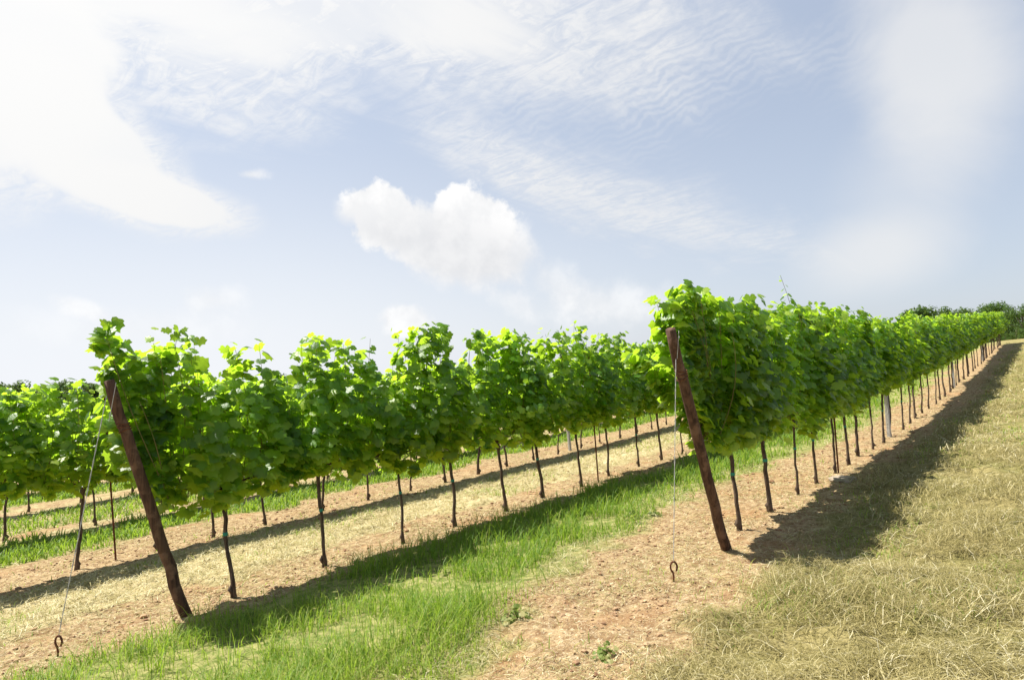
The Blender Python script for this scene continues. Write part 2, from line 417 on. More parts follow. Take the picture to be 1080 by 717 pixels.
def foliage(name, seed, x0=-.46, x1=.46, top=None, bot=None, nsh=17, nskin=640, extra=(), groove=False, lsz=1.0):
    """canopy of one vine: shoots rising from the head plus the leaf wall; local coords, z from the ground"""
    r_ = np.random.default_rng(seed)
    top = top or (lambda x: 2.0+.1*np.sin(x*7+seed))
    bot = bot or (lambda x: .80+.35*(x/.5)**2*.5)
    P, N, D, SZ, T = [], [], [], [], []
    stems = []
    def shoot(bx, tx, tzp, by, ty, dens=1.0, rad=.004):
        zb = .82+r_.uniform(-.05, .12)
        L = 9
        s = np.linspace(0, 1, L)
        mid = r_.normal(0, .06, 2)
        px = bx+(tx-bx)*s**1.2+mid[0]*np.sin(pi*s); py = by+(ty-by)*s+mid[1]*np.sin(pi*s)
        pz = zb+(tzp-zb)*s
        pts = np.stack([px, py, pz], 1)
        stems.append(tube_np(pts[:-1] if rad < .0045 else pts, np.linspace(rad, rad*.35, L)[:(L-1 if rad < .0045 else L)], 4, False))
        ln = np.linalg.norm(np.diff(pts, axis=0), axis=1).sum()
        k = max(3, int(ln/.062*dens))
        for j in range(k):
            u = (j+r_.uniform(0, 1))/k
            p = np.array([np.interp(u, s, px), np.interp(u, s, py), np.interp(u, s, pz)])
            sg = 1 if r_.random() < .5+.25*np.sign(p[1]+1e-6) else -1
            thin = rad > .0045 and p[2] > float(top(p[0]))-.1
            off = np.array([r_.normal(0, .07), sg*r_.uniform(.02, .14), r_.uniform(-.03, .05)])
            tipy = np.clip((u-.8)/.2, 0, 1)
            if thin: off *= .3
            p2 = p+off*(1-.6*tipy)
            if x0 < -.6 and p2[0] < -.42: p2[1] = max(p2[1], -.07)
            n = np.array([r_.normal(0, .5), sg*r_.uniform(.2, 1.1), r_.uniform(.2, 1.4)])
            d = np.array([r_.normal(0, .5), sg*r_.uniform(0, .6), -1+r_.normal(0, .25)+.8*tipy])
            P.append(p2); N.append(n); D.append(d)
            SZ.append(r_.uniform(.044, .074)*(1-.5*tipy)*(.6 if thin else 1))
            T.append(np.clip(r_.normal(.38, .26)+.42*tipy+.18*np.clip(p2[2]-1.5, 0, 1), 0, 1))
    for i in range(nsh):
        tx = x0+(x1-x0)*(i+r_.uniform(.1, .9))/nsh
        zt = top(tx)*r_.uniform(.93, 1.0) if r_.random() < .85 else top(tx)*r_.uniform(.75, .9)
        shoot(np.clip(tx*.75, -.5, .45)+r_.normal(0, .05), tx, zt, r_.normal(0, .05), r_.normal(0, .12))
    for (ex, ez, ln) in extra:
        shoot(ex-.03, ex+ln, ez, r_.normal(0, .04), r_.normal(0, .05), 1.3, .005)
    # leaf wall
    x = r_.uniform(x0-.03, x1+.03, nskin); tt = top(x)*.98; bb = bot(x)
    z = bb+(tt-bb)*r_.beta(1.05, 1.25, nskin)
    f = np.clip((z-bb)/(tt-bb), 0, 1)
    wid = .33*np.clip(1.0-.78*np.clip(f-.30, 0, 1)/.70, .2, 1)*np.clip(.38+f*1.8, 0, 1)
    sg = np.where(r_.random(nskin) < .5, 1, -1)
    keep = r_.random(nskin) < np.clip(.15+1.6*vnoise(x*3.1+seed*1.7, z*2.6+seed), 0, 1)
    wid = wid*(.62+.8*vnoise(x*2.6+seed*3.1, z*2.0+sg*11+seed))
    if groove: wid = wid*np.clip((tt-1.2)/.62, .25, 1.12)
    y = sg*wid*r_.uniform(.6, 1.12, nskin)
    if x0 < -.6: y = np.where(x < -.42, np.maximum(y, -.06+.0*y), y)
    for i in np.nonzero(keep)[0]:
        P.append((x[i], y[i], z[i]))
        N.append((r_.normal(-.12, .5), sg[i]*r_.uniform(.3, 1.1), r_.uniform(.25, 1.5)))
        D.append((r_.normal(0, .7), sg[i]*r_.uniform(0, .5), -1))
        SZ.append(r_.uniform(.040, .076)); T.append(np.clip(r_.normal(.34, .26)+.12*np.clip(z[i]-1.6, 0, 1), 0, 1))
    for i in range(int(nskin*.22)):                       # filler leaves inside the wall, added and tinted dark to deepen its shade
        xi = r_.uniform(x0+.02, x1-.02); zi = bot(xi)+.06+(top(xi)*.92-bot(xi)-.06)*r_.random()
        P.append((xi, max(r_.normal(0, .07), -.06 if x0 < -.6 and xi < -.42 else -1), zi))
        N.append((r_.normal(0, .7), r_.normal(0, .7), r_.uniform(.3, 1))); D.append((r_.normal(0, .7), r_.normal(0, .6), -.6))
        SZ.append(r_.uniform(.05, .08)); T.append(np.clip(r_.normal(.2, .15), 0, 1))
    P, N, D, SZ, T = [np.array(q_, float) for q_ in (P, N, D, SZ, T)]
    ok = P[:, 2] < top(P[:, 0])+.02-SZ*.35+r_.normal(0, .02, len(P))
    for (ex, ez, ln) in extra: ok |= (np.abs(P[:, 0]-ex) < .09) & (P[:, 2] > top(P[:, 0])-.05)
    SP = np.vstack([q_[0] for q_ in stems])
    hi = np.nonzero(P[:, 2] > 1.6)[0]
    dm = np.sqrt(((P[hi][:, None]-SP[None])**2).sum(-1).min(1))
    ok[hi] &= dm < .115
    T = np.clip(T+(vnoise(P[:, 0]*5+seed, P[:, 2]*4+P[:, 1]*3)-.5)*.55, 0, 1)
    P, N, D, SZ, T = P[ok], N[ok], D[ok], SZ[ok]*lsz, T[ok]
    V, Fa, tn = leaves_np(P, N, D, SZ, T, r_)
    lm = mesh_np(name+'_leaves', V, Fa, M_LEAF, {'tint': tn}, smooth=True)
    sv, sf = join_np(stems)
    sm = mesh_np(name+'_shoots', sv, sf, M_SHOOT, smooth=True)
    return lm, sm
def trunk_mesh(seed):
    r_ = np.random.default_rng(seed+900)
    n = 14; s = np.linspace(0, 1, n)
    lean = r_.normal(-.05, .035)
    px = lean*s+np.cumsum(r_.normal(0, .006, n)); py = .02*r_.normal()*s+np.cumsum(r_.normal(0, .005, n))
    px -= px[0]; py -= py[0]
    pz = -.03+.93*s
    rad = np.interp(s, [0, .06, .15, .5, .8, .93, 1], [.026, .024, .0165, .0145, .0155, .02, .012])*r_.uniform(.85, 1.15)
    parts = [tube_np(np.stack([px, py, pz], 1), rad, 9, True, 0, .16, seed)]
    # burl at the foot and two short arms at the head
    parts.append(tube_np([(-.012, .004, .03), (-.022, .012, .065), (-.014, .01, .10)], [.008, .019, .006], 7, True, 0, .2, seed+1))
    for sgn in (-1, 1):
        e = np.array([px[-2], py[-2], pz[-2]])
        parts.append(tube_np([e, e+(sgn*.09, .01*sgn, .05), e+(sgn*.24, .01, .07), e+(sgn*.38, 0, .06)], [.014, .011, .008, .005], 6, True, 0, .15, seed+2))
    V, Fl = join_np(parts)
    tie_p = np.array([np.interp(.57, s, px), np.interp(.57, s, py), np.interp(.57, s, pz)])
    tw = .0185
    tv, tf = tube_np([tie_p+(0, 0, -.013), tie_p+(0, 0, -.009), tie_p+(0, 0, .009), tie_p+(0, 0, .013)], [tw*.96, tw, tw, tw*.96], 10, True)
    return mesh_np('vine_trunk', V, Fl, M_TRUNK, smooth=True), mesh_np('vine_tie', tv, tf, M_TIE, smooth=True)

TRUNKS = [trunk_mesh(k) for k in range(7)]
def px2x(px, py, y):
    v = ray(px, py); return v[0]*y/v[1]
# skyline of row B's near stretch as read along the row: photo column -> height
sk = [(92, 350), (97, 338), (112, 334), (130, 345), (139, 398), (146, 352), (160, 345), (200, 343), (212, 352), (214, 380), (222, 420), (238, 372), (250, 352), (262, 344), (274, 352),
      (282, 400), (299, 418), (312, 352), (322, 348), (336, 352), (350, 346), (378, 348), (391, 385), (402, 428), (414, 385), (424, 345), (448, 337), (470, 342), (484, 400), (496, 346), (520, 342), (545, 346),
      (556, 388), (566, 350), (585, 343), (604, 333), (612, 345), (626, 372), (640, 346), (700, 347), (760, 350)]
_sx, _sz = [], []
for a, bpx in sk:
    v = ray(a, bpx); s_ = ROWY[1]/v[1]; _sx.append(v[0]*s_); _sz.append(v[2]*s_+EYE-float(tz(v[0]*s_, ROWY[1])))
_sx, _sz = np.array(_sx), np.array(_sz)+.07
skA = [(688, 305), (694, 298), (720, 297), (745, 297), (765, 312), (782, 306), (800, 315), (815, 318), (830, 312), (850, 318), (880, 322), (900, 325)]
_ax, _az = [], []
for a, bpx in skA:
    v = ray(a, bpx); s_ = ROWY[0]/v[1]; _ax.append(v[0]*s_); _az.append(v[2]*s_+EYE-float(tz(v[0]*s_, ROWY[0])))
_ax, _az = np.array(_ax), np.array(_az)+.05

VAR = [foliage('vine_%d' % k, 100+k, top=(lambda x, k=k: 2.03+.07*np.sin(x*8+k*1.7)+.03*np.sin(x*23+k))) for k in range(9)]
base_x = {0: [5.86, 6.62, 7.58, 8.26, 8.9, 9.58, 10.3, 11.05, 11.77], 1: [2.77, 3.63, 4.53, 5.29, 6.17, 6.84, 7.76, 8.51, 9.38, 10.11],
          2: [1.8, 2.63, 3.45, 4.1, 4.81, 5.65, 6.46, 7.26, 8.05, 8.85, 9.65, 10.45, 11.26, 12.1, 12.89, 13.75], 3: [1.9, 2.77, 3.84, 4.6]}
rowname = ['right row', 'middle row', 'third row from the right', 'fourth row from the right', 'fifth row from the right', 'sixth row from the right', 'farthest row']
ordn = ['first', 'second', 'third', 'fourth', 'fifth', 'sixth', 'seventh', 'eighth', 'ninth', 'tenth', 'eleventh', 'twelfth', 'thirteenth', 'fourteenth', 'fifteenth', 'sixteenth']
looks0 = ['with pale shoots over the post', 'with bright leaves and a teal tie', 'with a tall thin shoot above the crown', 'with dense dark lower leaves']
looks1 = ['reaching over its post', 'with a narrow tuft above a low dip', 'broad and bright topped between two gaps', 'tall and bushy with pale crown',
          'dense and dark sided', 'with a rounded dark crown', 'with one long shoot rising above its crown']
xend = [37.8, 37.5, 37.0, 36.5, 33, 30, 28]
xstart = [0, 0, 0, 0, 3.0, 4.2, 5.5]
VINES = 0
for r, y in enumerate(ROWY):
    xs = list(base_x.get(r, [xstart[r]]))
    while xs[-1] < xend[r]: xs.append(xs[-1]+random.uniform(.74, .86))
    for i, x in enumerate(xs):
        yy = y+random.uniform(-.03, .03)
        if r == 0 and i < 7:
            x0 = -1.13 if i == 0 else -.47; x1 = .47
            if i == 0:
                bt = lambda q: np.interp(q, [-1.25, -1.0, -.7, -.4, 0, .4], [1.55, 1.25, 1.0, .76, .74, .80])
            else: bt = lambda q, i=i: .70+.3*q*q+.08*np.sin(q*9+i*2)
            tp = lambda q, x=x: np.interp(x+q, _ax, _az)+.03*np.sin((x+q)*19)
            ex = [(.0, 2.36, .03)] if i == 2 else []
            fm = foliage('vine_right_%d' % i, 300+i, x0, x1, tp, bt, 48 if i == 0 else 17, 1250 if i == 0 else 560, ex, False, 1.1 if i < 4 else 1.0)
        elif r == 1 and i < 8:
            x0 = -.93 if i == 0 else -.47; x1 = .47
            if i == 0:
                bt = lambda q: np.interp(q, [-.95, -.8, -.55, -.3, 0, .3, .47], [1.5, 1.2, .86, .70, .80, .78, .86])
            else: bt = lambda q, i=i: .78+.35*q*q+.09*np.sin(q*8+i*2.3)
            tp = lambda q, x=x: np.interp(x+q, _sx, _sz)
            ex = [(-.1, 2.22, .06)] if i == 6 else []
            fm = foliage('vine_middle_%d' % i, 400+i, x0, x1, tp, bt, 27 if i == 0 else 17, 800 if i == 0 else 560, ex, True, 1.13 if i < 5 else 1.04)
        else:
            fm = VAR[random.randrange(len(VAR))]
        z = float(gz(x, yy))
        rz = 0.0 if (r == 0 and i < 7) or (r == 1 and i < 8) else random.choice((0.0, pi))
        v = empty('grapevine', (x, yy, z), rz)
        if rz == 0.0: v.scale = (1, 1, 1)
        sc = random.uniform(.95, 1.03) if rz or (r, i) > (1, 7) else 1.0
        if r >= 2: sc *= .985
        sc *= float(np.interp(x, [16, 37], [1, .76])) if r < 2 else 1
        v.scale = (1, 1, sc)
        tr = TRUNKS[random.randrange(len(TRUNKS))]; ts = random.uniform(.72, 1.25)
        link('trunk', tr[0], v).scale = (ts, ts, 1)
        o = link('foliage', fm[0], v); link('shoots', fm[1], o)
        if r < 2 and i in (0, 1, 2, 3, 5, 8, 10): link('tie', tr[1], v).scale = (ts, ts, 1)
        if r == 0 and i < 16:
            lb = "%s grapevine from the right row's end post" % ordn[i]
            if i < 4: lb += ', ' + looks0[i]
        elif r == 1 and i < 11:
            lb = "%s grapevine from the middle row's end post" % ordn[i]
            if i < 7: lb += ', ' + looks1[i]
        elif r == 2 and i < 4:
            lb = '%s grapevine from the left edge, in the row behind the left post' % ordn[i]
        else:
            where = ['small distant grapevine in the receding far stretch of the right row', 'grapevine of the middle row standing behind the leaves of the right row',
                     'shaded grapevine seen behind the middle row, one row back', 'grapevine two rows back of the middle row, mostly hidden by leaves',
                     'half hidden grapevine three rows back of the middle row', 'half hidden grapevine four rows back of the middle row', 'grapevine in the farthest row down the slope'][r]
            lb = where
        tag(v, lb, 'grapevine', 'grapevines in the %s' % rowname[r])
        VINES += 1

# ------------------------------------------------------------------ end posts, anchors, wires
def end_post(base, top_pt, rad, label):
    base, top_pt = np.array(base, float), np.array(top_pt, float)
    d = top_pt-base
    root = empty('end_post', tuple(base))
    n = 16; s = np.linspace(-.06, 1, n)
    pts = s[:, None]*d[None]
    r_ = np.random.default_rng(3)
    pts[1:-1] += r_.normal(0, .003, (n-2, 3))
    rr = rad*np.interp(s, [0, .98, 1.0], [1.08, .96, .88])
    V, Fl = tube_np(pts, rr, 18, True, 0, .012, 5)
    link('pole', mesh_np('post_pole', V, Fl, M_POST, smooth=True), root)
    # wire loops binding the head of the post
    parts = []
    dn = d/np.linalg.norm(d)
    a = np.cross(dn, (0, 1, 0)); a /= np.linalg.norm(a); bb = np.cross(dn, a)
    for j, f in enumerate((.80, .815, .83)):
        c = d*f
        an = np.linspace(0, 2*pi, 21)
        ring = c[None]+(rad+.004)*(np.cos(an)[:, None]*a+np.sin(an)[:, None]*bb)+np.outer(np.sin(an+j), dn)*.012
        parts.append(tube_np(ring, .0035, 5, False))
    V, Fl = join_np(parts)
    link('binding_wire', mesh_np('post_binding', V, Fl, M_RUST, smooth=True), root)
    tag(root, label, 'post', 'leaning end posts of the rows')
    return base, d
def eye_anchor(p, label):
    x, y = p; z = float(gz(x, y))
    root_z = z
    an = np.linspace(-.5*pi, 1.25*pi, 18)
    # a shaft rising from the soil that bends over into an open eye
    pts = [(-.012, 0, -.10), (-.011, 0, .0), (-.006, 0, .04), (-.009, 0, .075)]
    for a in np.linspace(R(240), R(-50), 20):
        pts.append((.030*cos(a), .004*sin(a*.5), .128+.046*sin(a)))
    V, Fl = tube_np(pts, .0085, 8, True, 0, .06, 2)
    e = link('ground_anchor', mesh_np('eye_anchor', V, Fl, M_RUST, smooth=True), None, (x, y, root_z))
    e.rotation_euler = (0, 0, R(-52)); e.scale = (.75, .75, .78)
    tag(e, label, 'anchor', 'rusty eye anchors in the ground')
    return np.array([x, y, z+.128])
def wire(p0, p1, label, rad=.0016, sag=.0, double=True, name='anchor_wire'):
    p0, p1 = np.array(p0), np.array(p1)
    s = np.linspace(0, 1, 40)
    L = np.linalg.norm(p1-p0)
    parts = []
    for ph in ((0, pi) if double else (0,)):
        pts = p0[None]+s[:, None]*(p1-p0)[None]
        pts[:, 2] -= sag*np.sin(pi*s)
        if double:
            w = .0022
            pts[:, 0] += w*np.cos(s*L*34+ph); pts[:, 1] += w*np.sin(s*L*34+ph)
        parts.append(tube_np(pts, rad, 5, True))
    V, Fl = join_np(parts)
    o = link(name, mesh_np(name, V-p0, Fl, M_WIRE, smooth=True), None, tuple(p0))
    return tag(o, label, 'wire')
def on_plane(px, py, y):
    v = ray(px, py); return v[0]*y/v[1], y, v[2]*y/v[1]+EYE
bA = list(on_plane(765, 574, ROWY[0]-.12)); bA[2] = float(gz(bA[0], bA[1]))-.01
tA = on_plane(707, 347, ROWY[0]-.16)
pA, dA = end_post(bA, tA, .0385, 'leaning rusty brown end post at the near end of the right row')
bB = list(on_plane(196, 651, ROWY[1]-.12)); bB[2] = float(gz(bB[0], bB[1]))-.01
tB = on_plane(115, 401, ROWY[1]-.16)
pB, dB = end_post(bB, tB, .0375, 'leaning dark brown end post at the near end of the middle row')
aA = on_plane(711, 604, ROWY[0]-.1); eA = eye_anchor((aA[0], aA[1]), 'rusty iron eye anchor in bare soil before the right end post')
aB = on_plane(62, 690, ROWY[1]-.1); eB = eye_anchor((aB[0], aB[1]), 'rusty iron eye anchor in straw at the lower left corner')
wire(eA, pA+dA*.88+np.array([-.05, -.01, 0]), 'thin twisted wire from right end post down to its eye anchor')
wire(eB, pB+dB*.94+np.array([-.05, -.01, 0]), 'thin twisted wire from left end post down to its eye anchor', .0018)
wire(pA+dA*.88+np.array([-.05, -.02, 0]), pA+dA*.99+np.array([.02, -.05, .0]), 'short wire strand looped over head of the right end post', .0022, 0, False, 'post_wire')
wire(pB+dB*.84+np.array([-.09, -.02, 0]), pB+dB*.99+np.array([.02, -.05, .0]), 'short wire strand looped over head of the left end post', .0022, 0, False, 'post_wire')

# white line posts between the vines
PV, PF = None, None
bmv, bmf = [], []
def line_post_mesh():
    bm = bmesh.new()
    bmesh.ops.create_cube(bm, size=1)
    for v in bm.verts: v.co = Vector((v.co.x*.058, v.co.y*.058, (v.co.z+.5)*2.06-.1))
    for v in bm.verts:
        if v.co.z > 1: v.co.x *= .85; v.co.y *= .85
    bmesh.ops.bevel(bm, geom=list(bm.edges), offset=.01, segments=2, affect='EDGES')
    me = bpy.data.meshes.new('line_post'); bm.to_mesh(me); bm.free(); me.materials.append(M_WHITE); return me
LP = line_post_mesh()
lps = [(12.45, 0, 'pale concrete line post nearest in the right row among the trunks'), (20.9, 0, 'pale concrete line post halfway along the right row'),
       (29.2, 0, 'small pale concrete line post near the far end of right row'), (11.75, 2, 'pale concrete line post behind the middle row trunks'),
       (19.5, 1, 'pale concrete line post in the middle row beyond the right row'), (20.0, 2, 'pale concrete line post far along the third row')]
for x, r, lb in lps:
    o = link('line_post', LP, None, (x, ROWY[r]+.02, float(gz(x, ROWY[r])))); o.rotation_euler = (0, R(-5), R(random.uniform(-4, 4))); o.scale = (1, 1, .82 if x > 16 else .95)
    tag(o, lb, 'post', 'pale line posts in the rows')
# thin straight stakes
sv, sf = tube_np([(0, 0, -.1), (0, 0, .8), (0, 0, 1.75)], [.010, .010, .010], 8, True)
SK = mesh_np('vine_stake', sv, sf, M_RUST, smooth=True)
for (px_, py_, r, lb) in [(631, 507, 1, 'thin straight rusty stake beside a middle row trunk'), (884, 494, 0, 'thin straight rusty stake between right row trunks'),
                          (122, 584, 2, 'thin straight stake below left row, left of the left end post')]:
    x, y, z = on_plane(px_, py_, ROWY[r]-.06)
    o = link('vine_stake', SK, None, (x, y, float(gz(x, y)))); o.rotation_euler = (0, R(-2), 0)
    tag(o, lb, 'stake')
# fruiting wires
for r, lb in ((0, 'low trellis wire strung through the bottom leaves of right row'), (1, 'low trellis wire strung through the bottom leaves of middle row'), (2, 'low trellis wire strung under the leaves of left row')):
    x0 = {0: 5.1, 1: 2.2, 2: .6}[r]
    xs = np.linspace(x0, xend[r], 50)
    pts = np.stack([xs, np.full(50, ROWY[r]), tz(xs, np.full(50, ROWY[r]))+.86], 1)
    V, Fl = tube_np(pts, .0022, 5, True)
    o = link('trellis_wire', mesh_np('trellis_wire', V-pts[0], Fl, M_WIRE, smooth=True), None, tuple(pts[0])); tag(o, lb, 'wire', 'trellis wires')
# flat stone in the shade
bm = bmesh.new(); bmesh.ops.create_icosphere(bm, subdivisions=4, radius=1)
for v in bm.verts:
    n = fbm(np.array(v.co.x*1.7+5), np.array(v.co.y*1.7+v.co.z), 3)
    v.co = Vector((v.co.x*.24*(.55+.9*n), v.co.y*.17*(.5+1.0*n), max(-.3, min(v.co.z, .45+.4*n))*.05))
me = bpy.data.meshes.new('stone'); bm.to_mesh(me); bm.free(); me.materials.append(M_STONE)
for p in me.polygons: p.use_smooth = True
st = link('flat_stone', me, None, (8.45, 2.08, float(gz(8.45, 2.08))+.015)); st.rotation_euler = (0, 0, .5); st.scale = (.8, .8, .7)
tag(st, 'flat pale grey stone on soil at the shadow edge of right row', 'stone')

# ------------------------------------------------------------------ weeds
def weed_mesh(seed):
    r_ = np.random.default_rng(seed)
    n = 46
    a = r_.uniform(0, 2*pi, n); rad = r_.uniform(.01, .15, n); h = r_.uniform(.02, .13, n)*(1.1-rad/.17)
    P = np.stack([rad*np.cos(a), rad*np.sin(a), h], 1)
    N = np.stack([.4*np.cos(a), .4*np.sin(a), r_.uniform(.5, 1, n)], 1)+r_.normal(0, .2, (n, 3))
    D = np.stack([np.cos(a), np.sin(a), r_.uniform(-.5, .2, n)], 1)
    V, Fa, tn = leaves_np(P, N, D, r_.uniform(.015, .04, n), np.clip(r_.normal(.5, .3, n), 0, 1), r_)
    parts = [tube_np([(0, 0, -.01), P[i]*.6, P[i]], [.0025, .002, .0012], 4, False) for i in range(0, n, 2)]
    sv, sf = join_np(parts)
    return mesh_np('weed_leaves', V, Fa, M_WEED, {'tint': tn}), mesh_np('weed_stems', sv, sf, M_SHOOT)
WM = [weed_mesh(k) for k in range(3)]
wp = [(690, 545, 'low leafy weed at the grass edge left of right end post'), (666, 548, 'low leafy weed in the edge of the tall green grass'), (640, 692, 'small leafy weed on bare soil at the bottom centre'), (600, 560, 'broad leafy weed sunk in the bright green grass'),
      (455, 663, 'yellowing weed on the bare patch in near green grass'), (545, 655, 'small bright weed on soil right of the green grass'), (150, 690, 'leafy weed in straw below the left end post'), (262, 652, 'green weed in the shade by the left end post')]
for i, (px_, py_, lb) in enumerate(wp):
    v = ray(px_, py_); s_ = np.linspace(1, 30, 3000); q = v[None]*s_[:, None]
    k = int(np.argmax(q[:, 2]+EYE < tz(q[:, 0], q[:, 1])))
    x, y = q[k, 0], q[k, 1]
    w = empty('weed', (x, y, float(gz(x, y))), random.uniform(0, 6)); sc = random.uniform(.35, .75); w.scale = (sc, sc, sc)
    mm = WM[i % 3]; link('leaves', mm[0], w); link('stem', mm[1], w)
    tag(w, lb, 'weed', 'small weeds in the ground')

# ------------------------------------------------------------------ grass and straw (stuff)
def in_view(x, y, mg=.18):
    z = tz(x, y)-EYE
    d = x*fwd[0]+y*fwd[1]+z*fwd[2]
    u = (x*rgt[0]+y*rgt[1]+z*rgt[2])/np.maximum(d, .01); w = (x*upv[0]+y*upv[1]+z*upv[2])/np.maximum(d, .01)
    return (d > .8) & (np.abs(u) < .75+mg) & (w > -.5-mg) & (w < .5)
def scatter(x0, x1, y0, y1, dens, weight, fall=4.0, cap=400000):
    n = int(min(cap, (x1-x0)*(y1-y0)*dens))
    x = rng.uniform(x0, x1, n); y = rng.uniform(y0, y1, n)
    d = np.hypot(x, y)
    k = in_view(x, y) & (rng.random(n) < np.clip((fall/d)**1.6, 0, 1)) & (rng.random(n) < weight(x, y))
    return x[k], y[k]
def blades(x, y, h, w, bend, lift=1.0, lie=None, tint=None, zo=0.0, curl=0.0):
    """grass blades; lie = None for standing blades, else strands lying with this arch height"""
    n = len(x); az_ = rng.uniform(0, 2*pi, n)
    dx, dy = np.cos(az_), np.sin(az_)
    T = np.array([0, .35, .7, 1.0]); Wd = np.array([1, .85, .55, .06])
    z0 = gz(x, y)+zo
    V = np.zeros((n, 4, 2, 3))
    for j, tt in enumerate(T):
        if lie is None:
            hx = bend*h*tt**2; hz = h*(tt-.35*np.clip(bend, 0, 1.6)*tt**2.2)
            sx = 0
        else:
            hx = h*(tt-.5); hz = lie*(np.sin(pi*tt*.9+.1)*.8+.15)
            sx = curl*h*np.sin(pi*tt)
        cx = x+dx*hx-dy*sx; cy = y+dy*hx+dx*sx; cz = z0+hz
        ww = w*Wd[j]*.5
        V[:, j, 0] = np.stack([cx-dy*ww, cy+dx*ww, cz], 1); V[:, j, 1] = np.stack([cx+dy*ww, cy-dx*ww, cz], 1)
    b0 = (np.arange(n)*8)[:, None]
    q = np.concatenate([b0+np.array([[2*j, 2*j+1, 2*j+3, 2*j+2]]) for j in range(3)])
    return V.reshape(-1, 3), q, np.repeat(tint, 8)
def stuff(name, sets, mt, label, cat):
    V, Q, Tn, off = [], [], [], 0
    for v, q_, tn in sets:
        V.append(v); Q.append(q_+off); Tn.append(tn); off += len(v)
    o = link(name, mesh_np(name, np.vstack(V), np.vstack(Q), mt, {'tint': np.concatenate(Tn)}, smooth=True))
    return tag(o, label, cat, None, 'stuff')
far = lambda x, y: np.clip(np.hypot(x, y)/5, 1, 4)
# the tall green alley between right and middle row
yr_ = lambda x: np.interp(x, [1, 2.5, 3.5, 5, 8.8, 12], [2.3, 2.45, 2.8, 3.15, 3.35, 3.0])
inn = lambda x, y: ss(y+(fbm(x*1.3+8, y*1.3, 3)-.5)*.9, yr_(x)-.05, yr_(x)+.6)
wg = lambda x, y: np.clip(zones(x, y)[0]*1.1*(.14+1.3*ss(fbm(x*1.9+3, y*1.9, 3), .35, .56))*(.15+.85*inn(x, y)), 0, 1)
x, y = scatter(.8, 36, 1.9, 5.1, 5200, wg, 3.6)
n = len(x); cl = fbm(x*2.2, y*2.2+50, 3)
inner = inn(x, y)
h = rng.uniform(.05, .21, n)*(.4+1.2*cl)*(.4+.7*inner)
s1 = blades(x, y, h, rng.uniform(.0035, .0065, n)*far(x, y), rng.uniform(.2, 1.3, n), tint=np.clip(rng.normal(.35, .2, n)+.55*(rng.random(n) < .12)+.5*(1-inner)*rng.random(n)+.55*ss(3.6-x+y*.15, .0, 1.8)*rng.random(n), 0, 1))
# the other green alleys, shorter
x, y = scatter(.5, 34, 8.8, 24, 900, lambda a, b_: np.clip(zones(a, b_)[0]*1.1, 0, 1), 10)
n = len(x)
s2 = blades(x, y, rng.uniform(.05, .16, n), rng.uniform(.005, .009, n)*far(x, y), rng.uniform(.2, 1.2, n), tint=np.clip(rng.normal(.5, .22, n), 0, 1))
stuff('green_grass', [s1, s2], M_GRASS, 'tall bright green grass growing in the alleys between the rows', 'grass')
# sparse green tufts in dry ground
def tuft_w(x, y):
    g, d, i = zones(x, y); return np.clip((d+.12*i)*ss(fbm(x*1.4+70, y*1.4, 3), .46, .64), 0, 1)
x, y = scatter(.8, 36, -.9, 13.5, 7500, tuft_w, 4.5); n = len(x)
s3 = blades(x, y, rng.uniform(.02, .10, n), rng.uniform(.003, .006, n)*far(x, y), rng.uniform(.4, 1.6, n), tint=np.clip(rng.normal(.72, .2, n), 0, 1))
stuff('yellow_grass', [s3], M_GRASS, 'sparse yellowing green grass sprouting through the dry hay', 'grass')
# mown hay at the right and in the dry alleys
wd = lambda x, y: np.clip(zones(x, y)[1]*(.45+.9*ss(fbm(x*1.7+20, y*1.7+6, 3), .33, .6)), 0, 1)
x, y = scatter(1.2, 38, -1.2, 2.1, 7500, wd, 4.2); n = len(x); cl = ss(fbm(x*1.7+20, y*1.7+6, 3), .38, .68)
h1 = blades(x, y, rng.uniform(.06, .24, n), rng.uniform(.0022, .0045, n)*far(x, y), 0, lie=rng.uniform(.0, .03, n)+.10*cl*rng.random(n), tint=np.clip(rng.normal(.36, .33, n)+.3*(fbm(x*.8, y*.8+30, 2)-.5)*2, 0, 1), zo=.002+.03*cl*rng.random(n), curl=rng.normal(0, .2, n))
x, y = scatter(.6, 36, 5.4, 13.5, 4800, wd, 6.5); n = len(x)
h2 = blades(x, y, rng.uniform(.05, .18, n), rng.uniform(.003, .005, n)*far(x, y), 0, lie=rng.uniform(.0, .05, n), tint=np.clip(rng.normal(.68, .28, n), 0, 1), zo=.003, curl=rng.normal(0, .2, n))
x, y = scatter(1.2, 20, -1.2, 8, 500, lambda a, b_: zones(a, b_)[1]*.8, 4.5); n = len(x)
xe, ye = scatter(1.2, 20, 2.2, 4.9, 2600, lambda a, b_: zones(a, b_)[0]*(1-inn(a, b_))*.9, 4.2); ne = len(xe)
h5 = blades(xe, ye, rng.uniform(.04, .16, ne), rng.uniform(.002, .004, ne)*far(xe, ye), 0, lie=rng.uniform(.0, .05, ne), tint=np.clip(rng.normal(.55, .3, ne), 0, 1), zo=.004, curl=rng.normal(0, .2, ne))
h3 = blades(x, y, rng.uniform(.04, .12, n), rng.uniform(.002, .004, n)*far(x, y), rng.uniform(.5, 1.6, n), tint=np.clip(rng.normal(.6, .25, n), 0, 1))
stuff('dry_hay', [h1, h2, h3, h5], M_HAY, 'pale dry mown hay lying over the ground beside the rows', 'hay')
x, y = scatter(.8, 24, 1.2, 9.3, 10500, lambda a, b_: np.clip(zones(a, b_)[2]*(.12+ss(fbm(a*1.6+9, b_*1.6, 3), .38, .62)), 0, 1), 4.5); n = len(x)
